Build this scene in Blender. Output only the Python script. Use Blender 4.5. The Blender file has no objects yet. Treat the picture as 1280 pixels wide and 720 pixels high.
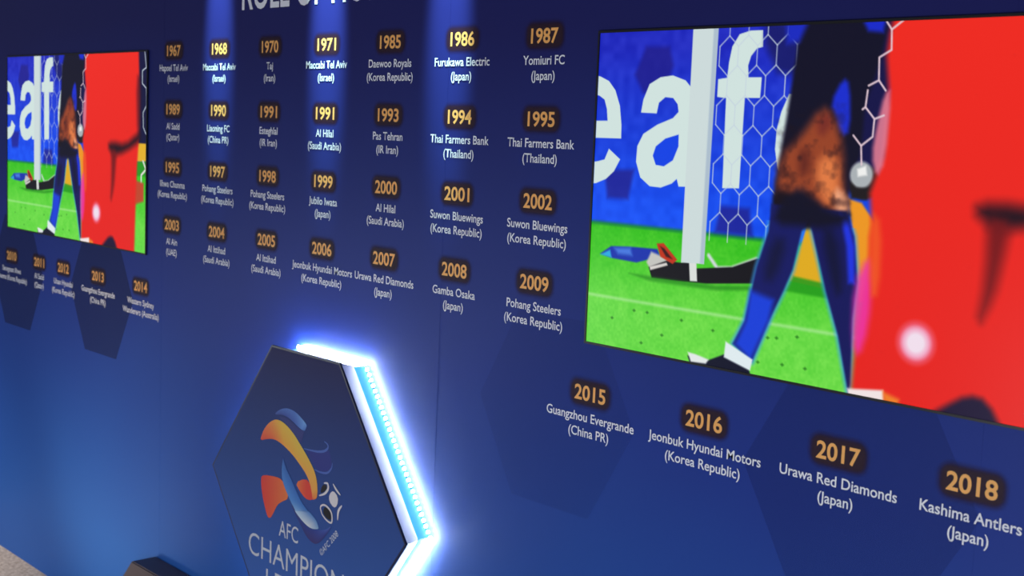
import bpy, bmesh, math, random
import numpy as np
from mathutils import Matrix, Vector

C = bpy.context.scene.collection
sc = bpy.context.scene
random.seed(4)

# ------------------------------------------------------------------ camera
RP = 0.191                 # row pitch of the printed grid (m)
CP = 1.553 * RP            # column pitch
cam = bpy.data.cameras.new('camera')
cam.sensor_width = 36.0
cam.lens = 1679.45 * 36 / 1280
cam.clip_start = 0.05
cam.dof.use_dof = True
cam.dof.focus_distance = 3.1
cam.dof.aperture_fstop = 5.6
cam_o = bpy.data.objects.new('camera', cam)
C.objects.link(cam_o)
R = Matrix(((0.66518330, 0.74559582, 0.04022493),
            (-0.11094123, 0.04541522, 0.99278875),
            (0.73839232, -0.66484910, 0.11292676)))
CAM = Vector((4.07632758, -2.13802315, 1.82822854))
cam_o.matrix_world = Matrix.Translation(CAM) @ R.transposed().to_4x4()
sc.camera = cam_o

# ------------------------------------------------------------------ view, world, lights
sc.view_settings.view_transform = 'Standard'
sc.view_settings.look = 'None'
sc.view_settings.exposure = 0.0
sc.view_settings.gamma = 1.0
sc.view_settings.use_curve_mapping = False

world = bpy.data.worlds.new('hall')
sc.world = world
world.use_nodes = True
bg = world.node_tree.nodes['Background']
bg.inputs['Color'].default_value = (0.80, 0.84, 1.0, 1)
bg.inputs['Strength'].default_value = 0.16

def aim(o, target):
    d = Vector(target) - o.location
    o.rotation_euler = d.to_track_quat('-Z', 'Y').to_euler()

def spot(name, loc, target, watts, angle, blend, col, radius=0.02):
    l = bpy.data.lights.new(name, 'SPOT')
    l.energy = watts; l.spot_size = math.radians(angle); l.spot_blend = blend
    l.color = col; l.shadow_soft_size = radius
    o = bpy.data.objects.new(name, l); C.objects.link(o)
    o.location = loc; aim(o, target)
    return o

def area(name, loc, target, watts, sx, sy, col):
    l = bpy.data.lights.new(name, 'AREA')
    l.energy = watts; l.shape = 'RECTANGLE'; l.size = sx; l.size_y = sy; l.color = col
    o = bpy.data.objects.new(name, l); C.objects.link(o)
    o.location = loc; aim(o, target)
    return o

# three narrow blue-white beams that graze the wall from a truss above it
for bx_, e_ in ((0.292, 520.0), (0.892, 680.0), (1.430, 540.0)):
    spot('beam_light', (bx_, -0.26, 3.15), (bx_, 0.0, 2.14), e_, 11.5, 1.0, (0.55, 1.0, 1.0))
# added fill panels, unseen, low in front to brighten the lower wall
area('fill_light', (3.0, -3.0, 0.75), (2.2, 0.0, 0.75), 50, 3.0, 0.6, (0.86, 0.93, 1.0))
area('fill_light_far', (-1.8, -2.4, 0.8), (-1.2, 0.0, 0.6), 21, 2.2, 0.6, (0.86, 0.93, 1.0))
# warm-white floor light low on the left
spot('floor_light', (-0.45, -1.0, 0.12), (-0.45, 0.0, 0.52), 40, 80, 1.0, (1.0, 0.72, 0.50), 0.06)
# added spot out of view overhead, brightens the floor at the far end
spot('floor_fill', (-1.7, -1.3, 2.9), (-1.6, -0.45, 0.0), 190, 34, 0.8, (1.0, 0.88, 0.74), 0.05)

# ------------------------------------------------------------------ helpers
def mat(name, col, rough=0.5, metal=0.0, emit=None, emit_s=0.0, spec=0.5):
    m = bpy.data.materials.new(name); m.use_nodes = True
    b = m.node_tree.nodes['Principled BSDF']
    b.inputs['Base Color'].default_value = (*col, 1)
    b.inputs['Roughness'].default_value = rough
    b.inputs['Metallic'].default_value = metal
    b.inputs['Specular IOR Level'].default_value = spec
    if emit:
        b.inputs['Emission Color'].default_value = (*emit, 1)
        b.inputs['Emission Strength'].default_value = emit_s
    return m

def s2l(c):
    c = np.asarray(c, float) / 255.0
    return np.where(c <= 0.04045, c / 12.92, ((c + 0.055) / 1.055) ** 2.4)

def link(name, me, m=None, parent=None):
    o = bpy.data.objects.new(name, me); C.objects.link(o)
    if m is not None:
        for x in (m if isinstance(m, (list, tuple)) else [m]): me.materials.append(x)
    if parent is not None: o.parent = parent
    return o

def empty(name, loc):
    o = bpy.data.objects.new(name, None); C.objects.link(o)
    o.location = loc; o.empty_display_size = 0.05
    return o

def tag(o, label=None, cat=None, group=None, kind=None):
    if label: o['label'] = label
    if cat: o['category'] = cat
    if group: o['group'] = group
    if kind: o['kind'] = kind

def mesh_from(verts, faces, name='m'):
    me = bpy.data.meshes.new(name); me.from_pydata(verts, [], faces); me.update()
    return me

def box_mesh(x0, x1, y0, y1, z0, z1, bevel=0.0, name='box'):
    bm = bmesh.new(); bmesh.ops.create_cube(bm, size=1.0)
    for v in bm.verts:
        v.co = ((x0 + x1) / 2 + v.co.x * (x1 - x0), (y0 + y1) / 2 + v.co.y * (y1 - y0), (z0 + z1) / 2 + v.co.z * (z1 - z0))
    if bevel: bmesh.ops.bevel(bm, geom=bm.edges[:], offset=bevel, segments=2, affect='EDGES')
    me = bpy.data.meshes.new(name); bm.to_mesh(me); bm.free()
    return me

def text_mesh(s, cap, width=None, xs=1.0, off=0.0, y=-0.001, align='CENTER', space=1.0, shear=0.0, x=0.0, z=0.0, rot=0.0):
    """letters as one flat mesh in the XZ plane facing -Y, baseline at z, capital height cap"""
    cu = bpy.data.curves.new('t', 'FONT'); cu.body = s; cu.size = 1.0
    cu.align_x = 'LEFT'; cu.offset = off; cu.space_character = space; cu.shear = shear
    cu.resolution_u = 4; cu.fill_mode = 'FRONT'
    o = bpy.data.objects.new('t', cu); C.objects.link(o)
    dg = bpy.context.evaluated_depsgraph_get()
    me = bpy.data.meshes.new_from_object(o.evaluated_get(dg))
    bpy.data.objects.remove(o); bpy.data.curves.remove(cu)
    n = len(me.vertices); co = np.empty(n * 3, np.float32); me.vertices.foreach_get('co', co)
    co = co.reshape(-1, 3); k = cap / CAPH
    x0, x1 = co[:, 0].min(), co[:, 0].max()
    sx = (width / (x1 - x0)) if width else k * xs
    px = (co[:, 0] - (x0 if align == 'LEFT' else (x0 + x1) / 2)) * sx
    pz = co[:, 1] * k
    ca, sa = math.cos(rot), math.sin(rot)
    out = np.c_[px * ca - pz * sa + x, np.full(n, y), px * sa + pz * ca + z].astype(np.float32)
    me.vertices.foreach_set('co', out.ravel()); me.update()
    return me

def cap_height():
    cu = bpy.data.curves.new('t', 'FONT'); cu.body = 'H'; cu.size = 1.0
    o = bpy.data.objects.new('t', cu); C.objects.link(o)
    me = bpy.data.meshes.new_from_object(o.evaluated_get(bpy.context.evaluated_depsgraph_get()))
    h = max(v.co.y for v in me.vertices)
    bpy.data.objects.remove(o); bpy.data.curves.remove(cu)
    return h
CAPH = cap_height()

def wx(c): return c * CP
def wz(r): return (10.78 - r) * RP

# ------------------------------------------------------------------ the wall and the floor
WX0, WX1, WZ1 = -7.0, 9.0, 3.4
wm = bpy.data.materials.new('printed_vinyl'); wm.use_nodes = True
nt = wm.node_tree; b = nt.nodes['Principled BSDF']
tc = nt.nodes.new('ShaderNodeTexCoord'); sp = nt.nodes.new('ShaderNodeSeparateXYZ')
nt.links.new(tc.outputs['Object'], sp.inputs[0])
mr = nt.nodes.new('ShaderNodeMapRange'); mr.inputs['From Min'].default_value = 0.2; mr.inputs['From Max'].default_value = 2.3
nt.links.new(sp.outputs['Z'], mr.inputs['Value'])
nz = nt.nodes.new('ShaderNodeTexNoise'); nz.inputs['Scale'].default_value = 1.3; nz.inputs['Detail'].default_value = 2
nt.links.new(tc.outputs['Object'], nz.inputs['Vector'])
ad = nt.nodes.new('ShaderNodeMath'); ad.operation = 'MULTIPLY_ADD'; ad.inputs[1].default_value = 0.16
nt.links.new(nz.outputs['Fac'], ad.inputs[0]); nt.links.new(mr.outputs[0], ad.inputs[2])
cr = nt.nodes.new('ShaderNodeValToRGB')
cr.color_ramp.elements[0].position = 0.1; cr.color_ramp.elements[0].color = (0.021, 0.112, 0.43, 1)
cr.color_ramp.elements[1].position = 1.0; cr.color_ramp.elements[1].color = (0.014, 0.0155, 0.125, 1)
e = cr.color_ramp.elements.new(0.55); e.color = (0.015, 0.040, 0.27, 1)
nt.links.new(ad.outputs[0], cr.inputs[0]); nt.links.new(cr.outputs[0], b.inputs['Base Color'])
b.inputs['Roughness'].default_value = 0.45; b.inputs['Specular IOR Level'].default_value = 0.16
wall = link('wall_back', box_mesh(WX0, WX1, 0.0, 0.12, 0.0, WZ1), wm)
tag(wall, 'dark blue printed display wall', None, None, 'structure')

def hex_decal(cx, cz, side, m, y):
    vs = [(cx + side * math.cos(math.radians(60 * k)), y, cz + side * math.sin(math.radians(60 * k))) for k in range(6)]
    return mesh_from(vs, [tuple(range(6))])
def print_mat(name, col, alpha):
    m = mat(name, col, 0.45, spec=0.12)
    m.node_tree.nodes['Principled BSDF'].inputs['Alpha'].default_value = alpha
    return m
dark_print = print_mat('print_dark', (0.020, 0.030, 0.12), 0.5)
faint_print = print_mat('print_faint', (0.020, 0.035, 0.20), 0.22)
faintest_print = print_mat('print_faintest', (0.018, 0.035, 0.20), 0.12)
for hx, hz, m_ in ((-0.538, 1.196, dark_print), (-1.308, 1.196, dark_print), (2.68, 1.196, faint_print), (1.86, 1.192, faintest_print)):
    link('printed_hexagon', hex_decal(hx, hz, 0.26, m_, -0.0003), m_, wall)

for sx in (-1.568, -0.068, 1.432, 2.932):
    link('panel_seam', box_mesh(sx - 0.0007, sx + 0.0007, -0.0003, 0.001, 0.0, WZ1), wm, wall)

fm = bpy.data.materials.new('speckled_floor'); fm.use_nodes = True
nt = fm.node_tree; b = nt.nodes['Principled BSDF']
tc = nt.nodes.new('ShaderNodeTexCoord')
n1 = nt.nodes.new('ShaderNodeTexNoise'); n1.inputs['Scale'].default_value = 70; n1.inputs['Detail'].default_value = 4
nt.links.new(tc.outputs['Object'], n1.inputs['Vector'])
cr = nt.nodes.new('ShaderNodeValToRGB')
cr.color_ramp.elements[0].position = 0.35; cr.color_ramp.elements[0].color = (0.40, 0.31, 0.24, 1)
cr.color_ramp.elements[1].position = 0.65; cr.color_ramp.elements[1].color = (0.72, 0.62, 0.52, 1)
nt.links.new(n1.outputs['Fac'], cr.inputs[0]); nt.links.new(cr.outputs[0], b.inputs['Base Color'])
b.inputs['Roughness'].default_value = 0.8
floor = link('floor', box_mesh(WX0, WX1, -6.0, 0.12, -0.1, 0.0), fm)
tag(floor, 'beige speckled floor', None, None, 'structure')

# ------------------------------------------------------------------ television picture (one mesh of coloured pixels)
NW, NH = 800, 450
gx, gy = np.meshgrid(np.linspace(0, 1, NW), np.linspace(0, 1, NH))
ASP = 1.778
img = np.zeros((NH, NW, 3))

def sdist(poly):
    p = np.array(poly, float); p[:, 0] *= ASP
    x, y = gx * ASP, gy
    d = np.full(x.shape, 1e9); inside = np.zeros(x.shape, bool)
    n = len(p)
    for i in range(n):
        a, c = p[i], p[(i + 1) % n]
        ex, ey = c - a
        t = np.clip(((x - a[0]) * ex + (y - a[1]) * ey) / (ex * ex + ey * ey + 1e-12), 0, 1)
        d = np.minimum(d, (x - a[0] - t * ex) ** 2 + (y - a[1] - t * ey) ** 2)
        cond = (a[1] > y) != (c[1] > y)
        with np.errstate(divide='ignore', invalid='ignore'):
            xi = (c[0] - a[0]) * (y - a[1]) / (c[1] - a[1] + 1e-15) + a[0]
        inside ^= cond & (x < xi)
    d = np.sqrt(d)
    return np.where(inside, -d, d)

def smooth(poly, it=2):
    p = np.array(poly, float)
    for _ in range(it):
        q = np.roll(p, -1, 0)
        p = np.stack([0.75 * p + 0.25 * q, 0.25 * p + 0.75 * q], 1).reshape(-1, 2)
    return p

def cover(d, soft): return np.clip(0.5 - d / soft, 0, 1)
def paint(a, col):
    global img
    col = np.asarray(col, float)
    img = img * (1 - a[..., None]) + col * a[..., None]
def fill(poly, col, soft=0.003, sm=0, alpha=1.0):
    a = cover(sdist(smooth(poly, sm) if sm else poly), soft)
    a = a * a * (3 - 2 * a)
    paint(a * alpha, col)
def stroke(pts, col, w=0.0035, soft=0.003):
    x, y = gx * ASP, gy
    d = np.full(x.shape, 1e9)
    for (a0, a1), (c0, c1) in zip(pts[:-1], pts[1:]):
        a0 *= ASP; c0 *= ASP
        ex, ey = c0 - a0, c1 - a1
        t = np.clip(((x - a0) * ex + (y - a1) * ey) / (ex * ex + ey * ey + 1e-12), 0, 1)
        d = np.minimum(d, (x - a0 - t * ex) ** 2 + (y - a1 - t * ey) ** 2)
    paint(cover(np.sqrt(d) - w / 2, soft), col)
def noise(scale, seed):
    rs = np.random.RandomState(seed)
    h, w = max(2, int(scale)), max(2, int(scale * ASP))
    g = rs.rand(h + 1, w + 1)
    X, Y = gx * (w - 1e-6), gy * (h - 1e-6)
    i, j = Y.astype(int), X.astype(int); fy, fx = Y - i, X - j
    fx = fx * fx * (3 - 2 * fx); fy = fy * fy * (3 - 2 * fy)
    return (g[i, j] * (1 - fx) + g[i, j + 1] * fx) * (1 - fy) + (g[i + 1, j] * (1 - fx) + g[i + 1, j + 1] * fx) * fy

def lerp(a, b_, t): return np.asarray(a, float) * (1 - t[..., None]) + np.asarray(b_, float) * t[..., None]
# advertising board and pitch
t = np.clip((gy - 0.05) / 0.5, 0, 1)
img = lerp((30, 40, 190), (14, 78, 240), t) + (noise(40, 1)[..., None] - 0.5) * 16
g = np.clip((gy - 0.60) / 0.4, 0, 1)
grass = lerp((52, 190, 22), (104, 216, 66), np.clip(g * 1.5, 0, 1))
grass += ((noise(26, 2) - 0.5) * 16 + (noise(120, 3) - 0.5) * 16)[..., None] * np.array([1.0, 0.55, 0.7])
img = np.where((gy > 0.604)[..., None], grass, img)
fill([(0, 0.60), (1, 0.60), (1, 0.612), (0, 0.612)], (10, 120, 70), 0.012, alpha=0.8)
for P in ([(0.114, 0.047), (0.168, 0.049), (0.179, 0.106), (0.166, 0.171), (0.112, 0.191), (0.09, 0.133)],
          [(0.026, 0.435), (0.099, 0.429), (0.088, 0.523), (0.037, 0.524)],
          [(0.30, 0.52), (0.36, 0.52), (0.37, 0.60), (0.29, 0.60)]):
    fill(P, (28, 22, 130), 0.025, alpha=0.75)
for k in range(14):
    rx, ry = 0.03 + 0.5 * random.random(), 0.86 + 0.12 * random.random()
    fill([(rx - .004, ry), (rx, ry - .005), (rx + .004, ry), (rx, ry + .005)], (30, 110, 20), 0.006, alpha=0.8)
stroke([(0.0, 0.842), (0.023, 0.843), (0.36, 0.845), (0.62, 0.846)], (170, 232, 150), 0.006, 0.012)
# big board letters, pale
PALE = (208, 226, 222)
fill([(0.0, 0.136), (0.006, 0.138), (0.027, 0.152), (0.044, 0.181), (0.057, 0.23), (0.063, 0.289), (0.064, 0.333), (0.0, 0.334), (0.0, 0.279), (0.028, 0.278), (0.025, 0.241), (0.018, 0.211), (0.005, 0.199), (0.0, 0.197)], PALE)
fill([(0.0, 0.411), (0.008, 0.409), (0.025, 0.402), (0.035, 0.367), (0.064, 0.399), (0.05, 0.438), (0.031, 0.464), (0.006, 0.48), (0.0, 0.481)], PALE)
fill([(0.109, 0.25), (0.113, 0.21), (0.126, 0.162), (0.151, 0.141), (0.179, 0.136), (0.208, 0.151), (0.224, 0.176), (0.236, 0.469), (0.205, 0.472), (0.2, 0.449), (0.189, 0.464), (0.164, 0.479), (0.138, 0.477), (0.115, 0.452), (0.103, 0.404), (0.104, 0.355), (0.117, 0.316), (0.149, 0.286), (0.184, 0.265), (0.196, 0.246), (0.193, 0.223), (0.182, 0.204), (0.164, 0.202), (0.15, 0.219), (0.146, 0.252)], PALE)
fill([(0.199, 0.314), (0.169, 0.328), (0.148, 0.353), (0.142, 0.382), (0.15, 0.41), (0.169, 0.413), (0.189, 0.393), (0.2, 0.35)], (16, 66, 228))
fill([(0.366, 0.01), (0.368, 0.057), (0.356, 0.061), (0.345, 0.082), (0.34, 0.109), (0.342, 0.143), (0.369, 0.143), (0.368, 0.202), (0.337, 0.202), (0.336, 0.464), (0.301, 0.467), (0.298, 0.203), (0.279, 0.2), (0.279, 0.148), (0.298, 0.144), (0.3, 0.099), (0.305, 0.054), (0.319, 0.019), (0.341, 0.01)], PALE)
fill([(0.425, 0.19), (0.412, 0.24), (0.405, 0.29), (0.404, 0.346), (0.411, 0.399), (0.425, 0.44), (0.45, 0.44), (0.44, 0.19)], PALE)
# dark seats between net cells near the player's shoulder
fill([(0.372, -0.01), (0.44, -0.01), (0.44, 0.14), (0.40, 0.13), (0.372, 0.05)], (18, 20, 90), 0.04, alpha=0.8)
# the goal net
NETC = (196, 210, 222)
def net_row_y(m): return 0.225 + 0.086 * m
for m_ in range(-3, 6):
    xo = 0.0 if m_ % 2 == 0 else 0.0195
    y0, y1 = net_row_y(m_), net_row_y(m_) + 0.056
    for k in range(-3, 3):
        xk = 0.357 + xo + 0.039 * k
        if xk < 0.272 or xk > 0.45: continue
        if y1 > 0.705 - (xk - 0.28) * 0.35: continue
        stroke([(xk, y0), (xk, y1)], NETC, 0.0028)
        if xk + 0.0195 < 0.455: stroke([(xk, y0), (xk + 0.0195, y0 - 0.030)], NETC, 0.0028)
        if xk - 0.0195 > 0.26: stroke([(xk, y0), (xk - 0.0195, y0 - 0.030)], NETC, 0.0028)
stroke([(0.28, 0.67), (0.30, 0.705), (0.33, 0.70), (0.38, 0.665)], (205, 216, 214), 0.012, 0.008)
# towel on the grass, fallen keeper's boots
fill([(0.026, 0.706), (0.052, 0.678), (0.107, 0.672), (0.164, 0.67), (0.172, 0.692), (0.116, 0.72), (0.057, 0.716)], (22, 50, 170), 0.008)
fill([(0.06, 0.682), (0.10, 0.676), (0.105, 0.70), (0.07, 0.70)], (70, 120, 220), 0.02)
fill([(0.026, 0.709), (0.05, 0.69), (0.055, 0.715)], (40, 170, 220), 0.01)
fill([(0.14, 0.715), (0.15, 0.68), (0.175, 0.69), (0.20, 0.70), (0.15, 0.735)], (196, 196, 190), 0.012)
fill([(0.146, 0.729), (0.187, 0.702), (0.218, 0.703), (0.244, 0.693), (0.255, 0.714), (0.332, 0.696), (0.381, 0.663), (0.40, 0.66), (0.42, 0.72), (0.384, 0.735), (0.277, 0.756), (0.217, 0.76), (0.154, 0.761)], (18, 16, 22), 0.006)
fill([(0.162, 0.653), (0.178, 0.649), (0.211, 0.695), (0.201, 0.71), (0.172, 0.692)], (190, 50, 22), 0.006)
fill([(0.17, 0.66), (0.18, 0.665), (0.20, 0.695), (0.185, 0.69)], (60, 18, 20), 0.008)
fill([(0.148, 0.727), (0.187, 0.708), (0.19, 0.716), (0.15, 0.738)], (214, 210, 205), 0.006)
fill([(0.238, 0.70), (0.254, 0.694), (0.258, 0.753), (0.242, 0.755)], (218, 222, 218), 0.005)
fill([(0.10, 0.757), (0.30, 0.757), (0.42, 0.737), (0.42, 0.748), (0.30, 0.772), (0.15, 0.772)], (24, 120, 14), 0.014, alpha=0.6)
# the goal post
fill([(0.219, -0.01), (0.274, -0.01), (0.271, 0.698), (0.22, 0.702)], (204, 218, 218), 0.003)
fill([(0.264, -0.01), (0.274, -0.01), (0.271, 0.698), (0.262, 0.698)], (150, 170, 196), 0.008, alpha=0.6)
# keeper in yellow behind the player
fill([(0.477, 0.54), (0.488, 0.57), (0.511, 0.723), (0.449, 0.715), (0.463, 0.632)], (222, 170, 26), 0.006)
fill([(0.455, 0.70), (0.52, 0.71), (0.53, 0.75), (0.44, 0.745)], (30, 150, 16), 0.012, alpha=0.85)
fill([(0.546, 0.47), (0.572, 0.48), (0.60, 0.535), (0.61, 0.734), (0.58, 0.748), (0.562, 0.567)], (236, 150, 30), 0.012)
# net strands right of the player are over dark cloth
NAVY = (14, 12, 36)
fill([(0.54, -0.02), (0.625, -0.02), (0.605, 0.10), (0.61, 0.35), (0.58, 0.46), (0.54, 0.45)], (18, 16, 70), 0.02)
legL = [(0.404, 0.502), (0.49, 0.505), (0.476, 0.545), (0.466, 0.571), (0.453, 0.683), (0.438, 0.746), (0.413, 0.838), (0.384, 0.964), (0.342, 0.922), (0.364, 0.849), (0.382, 0.687), (0.401, 0.58)]
legR = [(0.474, 0.505), (0.546, 0.506), (0.563, 0.573), (0.574, 0.694), (0.570, 0.794), (0.574, 0.975), (0.571, 1.0), (0.546, 0.849), (0.518, 0.73), (0.497, 0.625), (0.482, 0.552)]
for L in (legL, legR): paint(np.clip(1 - sdist(L) / 0.016, 0, 1) * 0.75 * (gy > 0.55), (60, 160, 240))
# player: dark top, hands, legs
fill([(0.435, -0.02), (0.596, -0.02), (0.592, 0.065), (0.579, 0.154), (0.566, 0.212), (0.565, 0.312), (0.562, 0.37), (0.545, 0.42), (0.555, 0.545), (0.437, 0.565), (0.412, 0.54), (0.406, 0.47), (0.415, 0.363), (0.422, 0.275), (0.430, 0.145), (0.436, 0.059)], NAVY, 0.022, 1)
fill([(0.41, -0.01), (0.454, -0.01), (0.439, 0.045), (0.415, 0.05)], (24, 40, 190), 0.03)
fill([(0.55, -0.012), (0.593, -0.012), (0.589, 0.028), (0.563, 0.023)], (22, 40, 200), 0.02)
fill([(0.524, 0.146), (0.537, 0.163), (0.543, 0.288), (0.528, 0.305), (0.515, 0.255), (0.504, 0.213)], (24, 44, 205), 0.022, 1)
fill([(0.488, 0.225), (0.512, 0.247), (0.533, 0.33), (0.537, 0.439), (0.548, 0.495), (0.518, 0.525), (0.487, 0.485), (0.457, 0.447), (0.434, 0.485), (0.411, 0.47), (0.417, 0.363), (0.451, 0.309)], (150, 66, 36), 0.05, 1)
fill([(0.49, 0.36), (0.525, 0.36), (0.532, 0.47), (0.51, 0.50), (0.485, 0.43)], (224, 122, 66), 0.05, 1)
fill([(0.52, 0.44), (0.545, 0.46), (0.552, 0.51), (0.525, 0.52)], (236, 160, 120), 0.03, 1)
fill([(0.478, 0.26), (0.50, 0.24), (0.512, 0.27), (0.49, 0.31)], (120, 44, 34), 0.04, 1)
fill([(0.408, 0.46), (0.44, 0.47), (0.48, 0.50), (0.50, 0.545), (0.43, 0.575), (0.405, 0.54)], (20, 10, 22), 0.03, 1)
fill([(0.45, 0.35), (0.47, 0.34), (0.475, 0.40), (0.455, 0.42)], (86, 30, 24), 0.05, 1, 0.8)
fill(legL, (18, 22, 96), 0.012); fill(legR, (16, 18, 88), 0.012)
fill([(0.372, 0.757), (0.42, 0.775), (0.413, 0.838), (0.381, 0.962), (0.347, 0.921), (0.366, 0.849)], (22, 62, 214), 0.03)
fill([(0.535, 0.515), (0.548, 0.52), (0.565, 0.60), (0.57, 0.70), (0.558, 0.70), (0.55, 0.60)], (30, 50, 220), 0.02)
fill([(0.41, 0.60), (0.44, 0.60), (0.42, 0.72), (0.395, 0.72)], (12, 14, 50), 0.05, 1, 0.8)
fill([(0.50, 0.56), (0.53, 0.56), (0.55, 0.72), (0.535, 0.74)], (10, 12, 50), 0.04, 1, 0.9)
fill([(0.246, 0.983), (0.293, 0.984), (0.327, 0.957), (0.379, 0.988), (0.385, 1.02), (0.313, 1.02), (0.254, 1.01)], (14, 16, 40), 0.008)
fill([(0.246, 0.972), (0.263, 0.974), (0.293, 0.983), (0.287, 0.997), (0.254, 1.0)], (226, 232, 230), 0.008)
fill([(0.327, 0.919), (0.385, 0.958), (0.381, 0.992), (0.325, 0.967)], (222, 234, 238), 0.008)
fill([(0.42, 0.49), (0.46, 0.46), (0.52, 0.515), (0.55, 0.51), (0.552, 0.535), (0.50, 0.56), (0.478, 0.555), (0.41, 0.56)], (12, 10, 34), 0.04, 1)
sk = cover(sdist([(0.41, 0.24), (0.53, 0.22), (0.55, 0.50), (0.50, 0.53), (0.41, 0.50)]), 0.05)
paint(sk * np.clip((0.45 * noise(60, 8) + 0.4 * noise(25, 9) + 0.15 * noise(120, 5) - 0.47) * 2.4, 0, 1) * 0.6, (26, 10, 20))
# ball held at the hip
x, y = gx * ASP, gy
d = np.hypot(x - 0.575 * ASP, y - 0.425) - 0.046
paint(cover(d, 0.01), (36, 30, 34))
d = np.hypot(x - 0.568 * ASP, y - 0.405) - 0.036
paint(cover(d, 0.01), (170, 176, 180))
fill([(0.56, 0.39), (0.575, 0.38), (0.578, 0.405), (0.562, 0.41)], (238, 238, 236), 0.01)
fill([(0.548, 0.425), (0.56, 0.44), (0.585, 0.44), (0.58, 0.47), (0.553, 0.47)], (30, 24, 26), 0.014)
# red board edge in front
rr = lerp((238, 40, 28), (228, 30, 22), gy)
red = [(0.606, -0.02), (0.600, 0.033), (0.597, 0.09), (0.605, 0.179), (0.603, 0.351), (0.585, 0.452), (0.592, 0.535), (0.590, 0.57), (0.592, 0.64), (0.582, 0.767), (0.577, 0.866), (0.576, 0.984), (0.578, 1.02), (0.93, 1.02), (0.936, 0.80), (0.943, 0.573), (0.957, 0.379), (0.957, 0.219), (0.948, -0.02)]
# what shows right of it: dark figure, yellow, grass and net
fill([(0.93, -0.02), (1.02, -0.02), (1.02, 0.46), (0.93, 0.46)], (16, 16, 60), 0.01)
fill([(0.93, 0.452), (1.02, 0.452), (1.02, 0.54), (0.93, 0.545)], (226, 176, 40), 0.008)
fill([(0.93, 0.545), (1.02, 0.54), (1.02, 0.615), (0.93, 0.615)], (40, 150, 30), 0.012)
stroke([(0.984, -0.01), (0.995, 0.077), (0.972, 0.092), (0.972, 0.155), (0.996, 0.179), (0.997, 0.266), (0.978, 0.298), (0.980, 0.37), (0.998, 0.409)], NETC, 0.006)
stroke([(0.98, 0.54), (0.998, 0.58), (0.97, 0.61), (0.97, 0.66)], (220, 224, 214), 0.012)
fill([(0.935, 0.64), (0.985, 0.65), (0.985, 0.74), (0.935, 0.76)], (190, 70, 40), 0.02)
dr = sdist(red)
a = np.clip(0.5 - dr / 0.03, 0, 1); a = a * a * (3 - 2 * a)
img = img * (1 - a[..., None]) + rr * a[..., None]
fill([(0.598, 0.187), (0.610, 0.179), (0.608, 0.367), (0.594, 0.41), (0.583, 0.352), (0.589, 0.269)], (236, 130, 150), 0.022, 1, 0.85)
fill([(0.568, 0.70), (0.590, 0.62), (0.600, 0.66), (0.600, 0.812), (0.586, 0.90), (0.571, 0.86)], (236, 50, 170), 0.035, 1, 0.85)
fill([(0.59, 0.50), (0.61, 0.53), (0.614, 0.72), (0.596, 0.73)], (240, 90, 30), 0.03, 1, 0.8)
for S_ in ([(0.591, -0.006), (0.603, 0.021), (0.605, 0.074), (0.585, 0.093), (0.587, 0.153), (0.57, 0.167)], [(0.587, 0.153), (0.600, 0.18)],
           [(0.569, 0.179), (0.567, 0.224), (0.584, 0.255), (0.583, 0.302), (0.564, 0.327), (0.567, 0.378)], [(0.562, 0.23), (0.567, 0.224)],
           [(0.549, 0.3), (0.564, 0.327)], [(0.625, -0.006), (0.603, 0.021)], [(0.584, 0.255), (0.60, 0.245)]):
    stroke(S_, (226, 200, 210), 0.005)
# out-of-focus dark smear, pale spot and bottom bump on the red
fill([(0.755, 0.475), (0.785, 0.455), (0.87, 0.466), (0.94, 0.41), (0.962, 0.40), (0.962, 0.44), (0.87, 0.50), (0.79, 0.525)], (34, 8, 22), 0.06, 1)
fill([(0.778, 0.49), (0.815, 0.50), (0.806, 0.61), (0.798, 0.69), (0.775, 0.775), (0.782, 0.64)], (110, 14, 18), 0.05, 1, 0.9)
fill([(0.935, 0.12), (0.965, 0.12), (0.965, 0.40), (0.945, 0.44)], (60, 8, 30), 0.05, 1, 0.7)
d = np.hypot(x - 0.681 * ASP, y - 0.834)
paint(np.clip((0.066 - d) / 0.03, 0, 1), (240, 120, 160)); paint(np.clip((0.050 - d) / 0.028, 0, 1), (240, 222, 236))
fill([(0.70, 1.03), (0.735, 0.985), (0.77, 0.945), (0.80, 0.95), (0.83, 1.03)], (26, 12, 50), 0.03, 1)
fill([(0.569, 0.988), (0.632, 0.974), (0.636, 1.02), (0.573, 1.02)], (240, 226, 226), 0.012)
fill([(0.632, 0.978), (0.66, 0.99), (0.66, 1.02), (0.636, 1.02)], (240, 150, 40), 0.02, alpha=0.8)
img = np.clip(img, 0, 255)

def screen_mesh(w, h):
    px, pz = np.meshgrid(np.linspace(0, w, NW), np.linspace(0, -h, NH))
    co = np.stack([px, np.zeros_like(px), pz], -1).reshape(-1, 3).astype(np.float32)
    idx = np.arange(NW * NH).reshape(NH, NW)
    q = np.stack([idx[:-1, :-1], idx[1:, :-1], idx[1:, 1:], idx[:-1, 1:]], -1).reshape(-1, 4)
    me = bpy.data.meshes.new('screen')
    me.vertices.add(len(co)); me.vertices.foreach_set('co', co.ravel())
    me.loops.add(q.size); me.loops.foreach_set('vertex_index', q.ravel().astype(np.int32))
    me.polygons.add(len(q)); me.polygons.foreach_set('loop_start', np.arange(0, q.size, 4, dtype=np.int32))
    me.update(calc_edges=True); me.validate()
    at = me.color_attributes.new('picture', 'FLOAT_COLOR', 'POINT')
    at.data.foreach_set('color', np.c_[s2l(img.reshape(-1, 3)), np.ones(NW * NH)].astype(np.float32).ravel())
    return me

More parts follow.
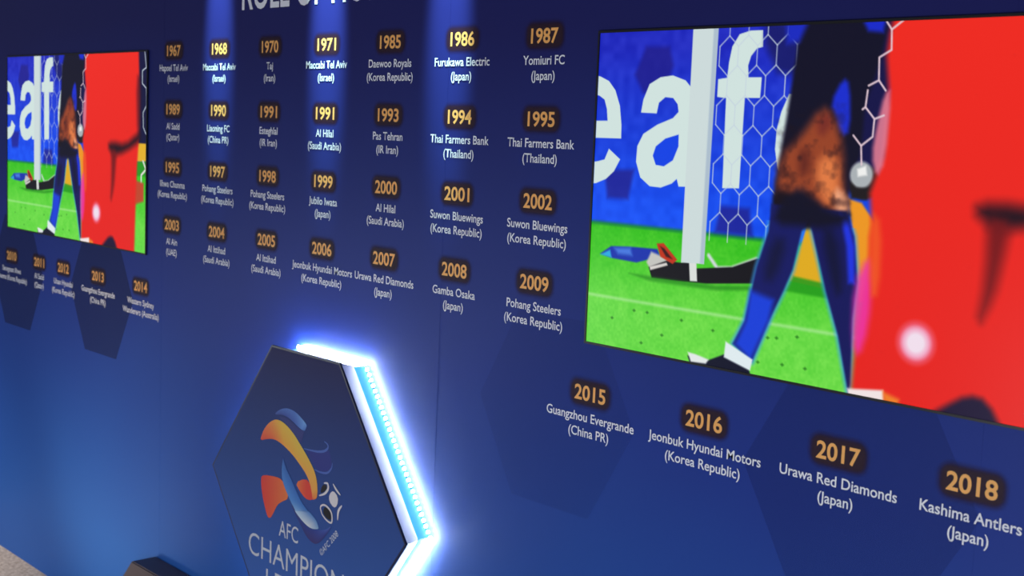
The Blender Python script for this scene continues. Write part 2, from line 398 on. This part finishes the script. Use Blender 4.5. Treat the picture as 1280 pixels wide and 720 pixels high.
sm = bpy.data.materials.new('lit_screen'); sm.use_nodes = True
nt = sm.node_tree; b = nt.nodes['Principled BSDF']
ca = nt.nodes.new('ShaderNodeVertexColor'); ca.layer_name = 'picture'
b.inputs['Base Color'].default_value = (0.004, 0.004, 0.005, 1); b.inputs['Roughness'].default_value = 0.3
b.inputs['Specular IOR Level'].default_value = 0.2
nt.links.new(ca.outputs['Color'], b.inputs['Emission Color']); b.inputs['Emission Strength'].default_value = 1.0
bezel_m = mat('black_bezel', (0.006, 0.006, 0.008), 0.35)

YS = -0.004                                             # the screens stand a finger's width off the wall
def onto(x, z, y=YS):
    k = (CAM.y - y) / CAM.y
    return CAM.x + (x - CAM.x) * k, CAM.z + (z - CAM.z) * k
def tv(c0, c1, label, me=None):
    x0, z1 = onto(wx(c0), wz(0.0)); x1, z0 = onto(wx(c1), wz(3.59))
    w, h = x1 - x0, z1 - z0
    root = empty('television', (x0, -0.0015, z1)); tag(root, label, 'television', 'televisions set in the display wall')
    bz = 0.005
    bm = bmesh.new()
    # slim housing: a tray with a narrow raised frame round the glass
    def rect(a, y): return [bm.verts.new(p) for p in ((-a, y, a), (w + a, y, a), (w + a, y, -h - a), (-a, y, -h - a))]
    r0, r1, r2, r3 = rect(bz, 0.0), rect(bz, YS - 0.001), rect(0.0, YS - 0.001), rect(0.0, YS + 0.002)
    for A, B in ((r0, r1), (r1, r2), (r2, r3)):
        for i in range(4): bm.faces.new((A[i], A[(i + 1) % 4], B[(i + 1) % 4], B[i]))
    bm.faces.new(r3); bm.faces.new(r0[::-1]); bmesh.ops.recalc_face_normals(bm, faces=bm.faces)
    hm = bpy.data.meshes.new('housing'); bm.to_mesh(hm); bm.free()
    link('housing', hm, bezel_m, root)
    if me is None:
        me = screen_mesh(w, h); me.materials.append(sm)
    s = link('screen', me, None, root); s.location = (0, YS + 0.0015, 0)
    return me
pic = tv(6.605, 10.715, 'larger-looking near television on the right side of the wall showing a football match')
tv(-4.745, -0.635, 'far television at the left edge of the view showing a football match', pic)

# ------------------------------------------------------------------ captions on the wall
gold = mat('gold_ink', (0.95, 0.46, 0.13), 0.45, spec=0.3)
white = mat('white_ink', (0.84, 0.84, 0.90), 0.45, spec=0.3)
glow_m = bpy.data.materials.new('brown_plate_ink'); glow_m.use_nodes = True
nt = glow_m.node_tree; b = nt.nodes['Principled BSDF']
b.inputs['Base Color'].default_value = (0.030, 0.009, 0.020, 1); b.inputs['Roughness'].default_value = 0.5
b.inputs['Specular IOR Level'].default_value = 0.25
ca = nt.nodes.new('ShaderNodeVertexColor'); ca.layer_name = 'ink'
nt.links.new(ca.outputs['Color'], b.inputs['Alpha'])

def plate_mesh(w, h):
    """rounded plate whose ink fades out at its rim"""
    bm = bmesh.new(); lay = bm.verts.layers.float_color.new('ink')
    rings = []
    for grow, al in ((0.0, 0.86), (0.005, 0.66), (0.010, 0.26), (0.017, 0.0)):
        ring = []
        rr_ = 0.014 + grow
        for qx, qz, a0 in ((1, 1, 0), (-1, 1, 90), (-1, -1, 180), (1, -1, 270)):
            for k in range(6):
                an = math.radians(a0 + 90 * k / 5)
                v = bm.verts.new((qx * (w / 2 - 0.014) + rr_ * math.cos(an), -0.0005, qz * (h / 2 - 0.014) + rr_ * math.sin(an)))
                v[lay] = (al, al, al, 1); ring.append(v)
        rings.append(ring)
    bm.faces.new(rings[0])
    for A, B in zip(rings[:-1], rings[1:]):
        n = len(A)
        for i in range(n): bm.faces.new((A[i], B[i], B[(i + 1) % n], A[(i + 1) % n]))
    bmesh.ops.recalc_face_normals(bm, faces=bm.faces)
    me = bpy.data.meshes.new('plate'); bm.to_mesh(me); bm.free()
    me.materials.append(glow_m)
    return me
plate = plate_mesh(0.110, 0.043)

GRID = [
    [('1967', 'Hapoel Tel Aviv', '(Israel)'), ('1968', 'Maccabi Tel Aviv', '(Israel)'), ('1970', 'Taj', '(Iran)'), ('1971', 'Maccabi Tel Aviv', '(Israel)'),
     ('1985', 'Daewoo Royals', '(Korea Republic)'), ('1986', 'Furukawa Electric', '(Japan)'), ('1987', 'Yomiuri FC', '(Japan)')],
    [('1989', 'Al Sadd', '(Qatar)'), ('1990', 'Liaoning FC', '(China PR)'), ('1991', 'Esteghlal', '(IR Iran)'), ('1991', 'Al Hilal', '(Saudi Arabia)'),
     ('1993', 'Pas Tehran', '(IR Iran)'), ('1994', 'Thai Farmers Bank', '(Thailand)'), ('1995', 'Thai Farmers Bank', '(Thailand)')],
    [('1995', 'Ilhwa Chunma', '(Korea Republic)'), ('1997', 'Pohang Steelers', '(Korea Republic)'), ('1998', 'Pohang Steelers', '(Korea Republic)'), ('1999', 'Jubilo Iwata', '(Japan)'),
     ('2000', 'Al Hilal', '(Saudi Arabia)'), ('2001', 'Suwon Bluewings', '(Korea Republic)'), ('2002', 'Suwon Bluewings', '(Korea Republic)')],
    [('2003', 'Al Ain', '(UAE)'), ('2004', 'Al Ittihad', '(Saudi Arabia)'), ('2005', 'Al Ittihad', '(Saudi Arabia)'), ('2006', 'Jeonbuk Hyundai Motors', '(Korea Republic)'),
     ('2007', 'Urawa Red Diamonds', '(Japan)'), ('2008', 'Gamba Osaka', '(Japan)'), ('2009', 'Pohang Steelers', '(Korea Republic)')]]
LOW_L = [(-4.607, '2010', 'Seongnam Ilhwa', 'Chunma (Korea Republic)'), (-3.67, '2011', 'Al Sadd', '(Qatar)'), (-2.905, '2012', 'Ulsan Hyundai', '(Korea Republic)'),
         (-1.884, '2013', 'Guangzhou Evergrande', '(China PR)'), (-0.744, '2014', 'Western Sydney', 'Wanderers (Australia)')]
LOW_R = [(6.675, '2015', 'Guangzhou Evergrande', '(China PR)'), (7.80, '2016', 'Jeonbuk Hyundai Motors', '(Korea Republic)'),
         (8.912, '2017', 'Urawa Red Diamonds', '(Japan)'), (9.842, '2018', 'Kashima Antlers', '(Japan)')]

def join_lines(a, b_):
    bm = bmesh.new(); bm.from_mesh(a); bm.from_mesh(b_)
    me = bpy.data.meshes.new('lettering'); bm.to_mesh(me); bm.free()
    bpy.data.meshes.remove(a); bpy.data.meshes.remove(b_)
    return me
NX = 0.99
def caption(c, r, year, l1, l2, label):
    root = empty('year_caption', (wx(c), 0, wz(r)))
    tag(root, label, 'caption', 'year captions lettered on the blue wall')
    link('year_plate', plate, None, root)
    link('year_number', text_mesh(year, 0.0325, width=0.098 if not year.startswith('19') else 0.092, off=0.022, y=-0.0010, z=-0.0165), gold, root)
    a = text_mesh(l1, 0.0205, xs=NX, off=0.012, y=-0.0010, z=-0.340 * RP - 0.001)
    b_ = text_mesh(l2, 0.0205, xs=NX, off=0.012, y=-0.0010, z=-0.525 * RP - 0.001)
    link('name_lettering', join_lines(a, b_), white, root)
ROWN = ('top', 'second', 'third', 'bottom')
for r, row in enumerate(GRID):
    for c, (y_, l1, l2) in enumerate(row):
        nb = f'right of {row[c-1][0]}' if c else f'left of {row[1][0]}'
        caption(c, r, y_, l1, l2, f'gold {y_} caption over white {l2[1:-1]} line, {nb}, {ROWN[r]} grid row')
for row, nm in ((LOW_L, 'far left'), (LOW_R, 'near right')):
    for i, (c, y_, l1, l2) in enumerate(row):
        nb = f'right of {row[i-1][1]}' if i else f'left of {row[1][1]}'
        caption(c, 4.21, y_, l1, l2, f'gold {y_} caption below the {nm} television, {nb}')

title = link('title_lettering', text_mesh('ROLL OF HONOUR', 0.105, width=0.98, off=0.012, y=-0.001, align='LEFT'), white)
title.location = (0.429, 0, wz(-0.60))
tag(title, 'large white title lettering along the top of the blue wall', 'lettering')

# ------------------------------------------------------------------ hexagonal sign
SX, SZ = 0.963, 0.784
HEX = [(-0.495, 0.0), (-0.168, 0.42), (0.172, 0.42), (0.487, 0.0), (0.172, -0.42), (-0.168, -0.42)]
def ring(bm, y, grow):
    out = []
    for hx, hz in HEX:
        l = math.hypot(hx, hz); out.append(bm.verts.new((hx * (1 + grow / l), y, hz * (1 + grow / l))))
    return out
def loft(rings_, cap0=True, cap1=True):
    bm = bmesh.new(); R_ = [ring(bm, y, g_) for y, g_ in rings_]
    for A, B in zip(R_[:-1], R_[1:]):
        for i in range(6): bm.faces.new((A[i], A[(i + 1) % 6], B[(i + 1) % 6], B[i]))
    if cap0: bm.faces.new(R_[0])
    if cap1: bm.faces.new(R_[-1])
    bmesh.ops.recalc_face_normals(bm, faces=bm.faces)
    me = bpy.data.meshes.new('hex'); bm.to_mesh(me); bm.free()
    return me
face_m = bpy.data.materials.new('sign_face'); face_m.use_nodes = True
nt = face_m.node_tree; b = nt.nodes['Principled BSDF']
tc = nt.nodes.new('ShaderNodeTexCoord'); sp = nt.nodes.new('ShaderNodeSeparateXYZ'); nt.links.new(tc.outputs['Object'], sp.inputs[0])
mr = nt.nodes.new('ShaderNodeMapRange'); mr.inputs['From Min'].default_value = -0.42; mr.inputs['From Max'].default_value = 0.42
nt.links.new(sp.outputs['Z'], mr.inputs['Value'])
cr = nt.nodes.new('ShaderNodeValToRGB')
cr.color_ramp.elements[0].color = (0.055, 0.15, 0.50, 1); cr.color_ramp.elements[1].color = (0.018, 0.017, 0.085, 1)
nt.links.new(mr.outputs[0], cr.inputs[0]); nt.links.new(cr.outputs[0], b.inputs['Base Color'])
b.inputs['Roughness'].default_value = 0.45; b.inputs['Specular IOR Level'].default_value = 0.1
rim_m = mat('dark_rim', (0.012, 0.013, 0.035), 0.35)
side_m = mat('pale_side', (0.36, 0.345, 0.43), 0.5)
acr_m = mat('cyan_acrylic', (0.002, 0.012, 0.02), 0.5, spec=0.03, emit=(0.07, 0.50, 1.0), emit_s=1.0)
led_m = mat('led', (1, 1, 1), 0.4, emit=(0.72, 0.86, 1.0), emit_s=240.0)

sign = empty('hexagon_sign', (SX, 0, SZ))
tag(sign, 'glowing hexagonal emblem sign with white lit edge, fixed above the dark plinth', 'sign')
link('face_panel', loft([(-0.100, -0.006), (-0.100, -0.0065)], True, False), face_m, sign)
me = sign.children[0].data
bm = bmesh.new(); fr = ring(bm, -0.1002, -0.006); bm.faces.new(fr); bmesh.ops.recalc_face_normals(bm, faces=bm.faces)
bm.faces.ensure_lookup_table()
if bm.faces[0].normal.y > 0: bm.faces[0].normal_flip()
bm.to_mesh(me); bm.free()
link('rim', loft([(-0.094, -0.004), (-0.094, 0.0), (-0.1000, 0.0), (-0.1000, -0.007), (-0.097, -0.007)], True, True), rim_m, sign)
link('side_box', loft([(-0.094, -0.003), (-0.050, -0.014)]), side_m, sign)
link('backing_layer', loft([(-0.050, -0.018), (-0.014, -0.018), (-0.011, -0.022), (-0.001, -0.055)]), acr_m, sign)
# LED strip: a row of small beads along the hexagon on the wall
bm = bmesh.new()
pts = []
GR = -0.012
HX2 = [(h[0] * (1 + GR / math.hypot(*h)), h[1] * (1 + GR / math.hypot(*h))) for h in HEX]
for i in range(6):
    a, c = Vector(HX2[i]), Vector(HX2[(i + 1) % 6]); n = max(1, round((c - a).length / 0.0165))
    for k in range(n): pts.append(a.lerp(c, k / n))
for p in pts:
    bmesh.ops.create_icosphere(bm, subdivisions=1, radius=0.0050, matrix=Matrix.Translation((p.x, -0.012, p.y)))
me = bpy.data.meshes.new('led_strip'); bm.to_mesh(me); bm.free()
o = link('led_strip', me, led_m, sign); tag(o, 'string of small white LED beads along the rear edge')

# emblem on the face
def vcol_mat(name):
    m = bpy.data.materials.new(name); m.use_nodes = True
    n_ = m.node_tree; v = n_.nodes.new('ShaderNodeVertexColor'); v.layer_name = 'ink'
    n_.links.new(v.outputs['Color'], n_.nodes['Principled BSDF'].inputs['Base Color'])
    n_.nodes['Principled BSDF'].inputs['Roughness'].default_value = 0.4
    n_.nodes['Principled BSDF'].inputs['Specular IOR Level'].default_value = 0.3
    return m
ink = vcol_mat('emblem_ink')
def catmull(P, n=6):
    P = [np.array(p, float) for p in P]; out = []
    for i in range(len(P) - 1):
        p0 = P[max(i - 1, 0)]; p1 = P[i]; p2 = P[i + 1]; p3 = P[min(i + 2, len(P) - 1)]
        for k in range(n):
            t_ = k / n
            out.append(0.5 * (2 * p1 + (p2 - p0) * t_ + (2 * p0 - 5 * p1 + 4 * p2 - p3) * t_ ** 2 + (3 * p1 - p0 - 3 * p2 + p3) * t_ ** 3))
    out.append(P[-1]); return out
class Ink:
    def __init__(s): s.bm = bmesh.new(); s.l = s.bm.verts.layers.float_color.new('ink'); s.y = -0.1004
    def v(s, p, c):
        v = s.bm.verts.new((p[0], s.y, p[1])); v[s.l] = (*s2l(c), 1); return v
    def up(s): s.y -= 0.0001
    def ribbon(s, A, B, cols, cols2=None):
        A = catmull(A); B = catmull(B)
        n = min(len(A), len(B)); cols2 = cols2 or cols
        def cc(cs, t_):
            f = t_ * (len(cs) - 1); i = min(int(f), len(cs) - 2); w = f - i
            return np.array(cs[i]) * (1 - w) + np.array(cs[i + 1]) * w
        prev = None
        for i in range(n):
            t_ = i / (n - 1); ca_ = A[round(t_ * (len(A) - 1))]; cb_ = B[round(t_ * (len(B) - 1))]
            cur = (s.v(ca_, cc(cols, t_)), s.v(cb_, cc(cols2, t_)))
            if prev: s.bm.faces.new((prev[0], cur[0], cur[1], prev[1]))
            prev = cur
        s.up()
    def poly(s, P, col, sm_=1):
        P = smooth(P, sm_) if sm_ else P
        cf = col if callable(col) else (lambda p: col)
        s.bm.faces.new([s.v(p, cf(p)) for p in P]); s.up()
    def line(s, P, w0, w1, col):
        P = catmull(P); A, B = [], []
        for i, p in enumerate(P):
            d_ = P[min(i + 1, len(P) - 1)] - P[max(i - 1, 0)]; n_ = np.array([-d_[1], d_[0]]) / (np.hypot(*d_) + 1e-9)
            w = (w0 + (w1 - w0) * math.sin(math.pi * i / (len(P) - 1))) / 2
            A.append(p + n_ * w); B.append(p - n_ * w)
        prev = None
        for a_, b_ in zip(A, B):
            cur = (s.v(a_, col), s.v(b_, col))
            if prev: s.bm.faces.new((prev[0], cur[0], cur[1], prev[1]))
            prev = cur
        s.up()
    def done(s, name):
        bmesh.ops.triangulate(s.bm, faces=[f for f in s.bm.faces if len(f.verts) > 4])
        for f in s.bm.faces:
            f.normal_update()
            if f.normal.y > 0: f.normal_flip()
        me_ = bpy.data.meshes.new(name); s.bm.to_mesh(me_); s.bm.free()
        return me_
K = Ink()
K.poly([(0.0154, 0.1533), (0.073, 0.1561), (0.1118, 0.1645), (0.1328, 0.1772), (0.1497, 0.1413), (0.1453, 0.1255), (0.1271, 0.1117), (0.0751, 0.1054), (0.043, 0.1338)], (30, 42, 130))
K.line([(0.0109, 0.1534), (0.0465, 0.1556), (0.0816, 0.1593), (0.1117, 0.167), (0.1284, 0.1788), (0.1263, 0.1883), (0.1105, 0.1935)], 0.002, 0.007, (70, 100, 180))
K.line([(0.0663, 0.106), (0.0927, 0.1042), (0.1272, 0.1092), (0.1478, 0.1261), (0.1514, 0.1416)], 0.002, 0.006, (70, 100, 180))
K.poly([(-0.1256, 0.2206), (-0.0835, 0.2233), (-0.0369, 0.2116), (-0.0092, 0.2031), (0.0142, 0.2026), (0.005, 0.1867), (-0.0029, 0.1598), (-0.0451, 0.1896), (-0.0923, 0.2098)], (32, 44, 120))
K.ribbon([(-0.1401, 0.2257), (-0.1169, 0.2403), (-0.0799, 0.2511), (-0.0384, 0.2494), (-0.0015, 0.2359), (0.0215, 0.2226), (0.0192, 0.2121)],
         [(-0.1371, 0.2221), (-0.107, 0.2276), (-0.0743, 0.2265), (-0.0417, 0.2173), (-0.0139, 0.2073), (0.0043, 0.2042), (0.0142, 0.2046)],
         [(50, 84, 160), (60, 100, 180), (70, 112, 190), (110, 160, 220), (70, 110, 190)], [(36, 56, 130), (40, 66, 150), (50, 84, 170), (80, 130, 205), (50, 84, 170)])
K.poly([(-0.2119, 0.0222), (-0.1956, 0.0337), (-0.1331, 0.0422), (-0.0998, 0.0417), (-0.0755, 0.0211), (-0.0605, -0.0065), (-0.0926, -0.0218), (-0.1204, -0.0388), (-0.1385, -0.0668), (-0.157, -0.0882), (-0.1717, -0.0854), (-0.1874, -0.0573), (-0.2033, -0.0238)],
       lambda p: np.array((226, 62, 52)) + (np.array((232, 120, 60)) - np.array((226, 62, 52))) * np.clip((p[0] + 0.2) / 0.13, 0, 1))
K.poly([(-0.0284, 0.0472), (0.0233, 0.0714), (0.0506, 0.0598), (0.0783, 0.0308), (0.0525, 0.0147), (0.0257, 0.0135), (-0.002, 0.0275)],
       lambda p: np.array((236, 130, 60)) + (np.array((226, 64, 50)) - np.array((236, 130, 60))) * np.clip((p[0] + 0.03) / 0.06, 0, 1))
K.ribbon([(-0.0435, -0.0239), (-0.0219, -0.0449), (0.0047, -0.0673), (0.0311, -0.0895), (0.0618, -0.1017), (0.0915, -0.0983), (0.1248, -0.0714), (0.1456, -0.0478), (0.1533, -0.0355)],
         [(-0.0407, -0.0174), (-0.0171, -0.0365), (0.0092, -0.0532), (0.0401, -0.0642), (0.0653, -0.0651), (0.0948, -0.0597), (0.1191, -0.0525), (0.1382, -0.044), (0.1499, -0.0355)],
         [(40, 50, 110), (44, 52, 120), (60, 50, 110), (46, 50, 120), (50, 70, 150)], [(40, 60, 140), (40, 60, 140), (44, 60, 140), (60, 84, 170), (80, 110, 190)])
K.ribbon([(-0.097, 0.089), (-0.099, 0.0678), (-0.0952, 0.0427), (-0.0802, 0.0201), (-0.0558, -0.0055), (-0.0271, -0.0297), (-0.0223, -0.0362), (0.0092, -0.0517), (0.04, -0.0614), (0.0652, -0.0628), (0.0898, -0.0575)],
         [(-0.0929, 0.1054), (-0.0759, 0.078), (-0.0489, 0.0529), (-0.0201, 0.0234), (0.0082, -0.0008), (0.0405, -0.0186), (0.0432, -0.0176), (0.0636, -0.0256), (0.0814, -0.0355), (0.0903, -0.0461), (0.0946, -0.0535)],
         [(60, 120, 190), (70, 130, 205), (80, 140, 210), (190, 214, 232), (226, 226, 226), (150, 180, 210)], [(40, 90, 170), (44, 100, 180), (50, 110, 190), (60, 120, 196), (90, 140, 200), (120, 160, 205)])
K.ribbon([(-0.2161, 0.1369), (-0.2004, 0.1647), (-0.1723, 0.1911), (-0.1347, 0.2086), (-0.0921, 0.2062), (-0.045, 0.187), (0.0018, 0.1556), (0.0434, 0.1238), (0.0712, 0.0945), (0.0831, 0.062), (0.0827, 0.0318), (0.0699, 0.0213)],
         [(-0.2091, 0.1341), (-0.1802, 0.1429), (-0.1467, 0.149), (-0.1133, 0.1463), (-0.0754, 0.1359), (-0.0378, 0.121), (-0.0005, 0.1008), (0.0273, 0.0824), (0.047, 0.06), (0.0558, 0.0407), (0.0591, 0.0263), (0.0611, 0.0192)],
         [(226, 78, 50), (236, 130, 60), (232, 186, 60), (226, 190, 70), (232, 180, 70), (236, 170, 70), (232, 110, 60)], [(226, 66, 50), (232, 96, 54), (236, 160, 56), (236, 170, 60), (236, 160, 70), (240, 160, 80), (226, 90, 60)])
ball_w = (222, 214, 216)
K.poly([(0.1185 + 0.001, 0.014), (0.1405, 0.010), (0.152, 0.0), (0.153, -0.018), (0.133, -0.017), (0.113, -0.006)], (14, 12, 22))
K.poly([(0.098, 0.045), (0.120, 0.056), (0.130, 0.068), (0.125, 0.077), (0.106, 0.07)], (14, 12, 22))
K.poly([(0.1606, 0.0686), (0.1849, 0.0554), (0.1818, 0.0301), (0.1653, 0.0202), (0.1416, 0.0345), (0.1425, 0.0531)], ball_w)
K.line([(0.0938, 0.0384), (0.1194, 0.0493), (0.1359, 0.0665), (0.1327, 0.0807), (0.1156, 0.0783)], 0.003, 0.008, ball_w)
K.line([(0.159, 0.086), (0.1757, 0.073), (0.1955, 0.0628)], 0.002, 0.007, ball_w)
K.line([(0.1099, -0.0101), (0.1018, 0.0077), (0.1185, 0.0178), (0.1405, 0.0141), (0.1565, 0.0011), (0.1566, -0.0226), (0.1323, -0.0216), (0.1099, -0.0101)], 0.004, 0.006, ball_w)
K.line([(0.2039, 0.0361), (0.1882, 0.0171), (0.1856, -0.0085)], 0.003, 0.008, ball_w)
o = link('emblem', K.done('emblem'), ink, sign); tag(o, 'swirling orange, red and blue emblem with a football')
sil = mat('silver_ink', (0.60, 0.62, 0.68), 0.45, spec=0.3)
a = text_mesh('AFC', 0.046, width=0.100, y=-0.1006, x=-0.058, z=-0.1255)
b_ = text_mesh('CHAMPIONS', 0.0665, width=0.540, off=-0.004, y=-0.1006, x=-0.002, z=-0.2195)
c_ = text_mesh('LEAGUE', 0.0665, width=0.340, off=-0.004, y=-0.1006, x=-0.002, z=-0.2195 - 0.088)
link('sign_lettering', join_lines(join_lines(a, b_), c_), sil, sign)
link('small_print', text_mesh('\u00a9AFC 2008', 0.017, width=0.112, y=-0.1006, x=0.150, z=-0.090, rot=math.radians(45)), sil, sign)

# ------------------------------------------------------------------ plinth under the sign
PT = 0.327
pl_m = mat('dark_plinth', (0.030, 0.022, 0.038), 0.5)
bm = bmesh.new()
x0, x1, yb, yf = -0.088, 2.014, -0.001, -0.092
prof = [(x0, PT), (x1, PT), (x1 + 0.27, 0.0), (x0 - 0.27, 0.0)]
fr = [bm.verts.new((x_, yf - (0.0 if z_ > 0 else 0.03), z_)) for x_, z_ in prof]
bk = [bm.verts.new((x_, yb, z_)) for x_, z_ in prof]
bm.faces.new(fr); bm.faces.new(bk[::-1])
for i in range(4): bm.faces.new((fr[i], bk[i], bk[(i + 1) % 4], fr[(i + 1) % 4]))
bmesh.ops.recalc_face_normals(bm, faces=bm.faces)
bmesh.ops.bevel(bm, geom=[e_ for e_ in bm.edges], offset=0.004, segments=2, affect='EDGES')
me = bpy.data.meshes.new('plinth'); bm.to_mesh(me); bm.free()
pl = link('plinth', me, pl_m)
tag(pl, 'low dark brown plinth with sloping ends on the floor under the hexagonal sign', 'plinth')
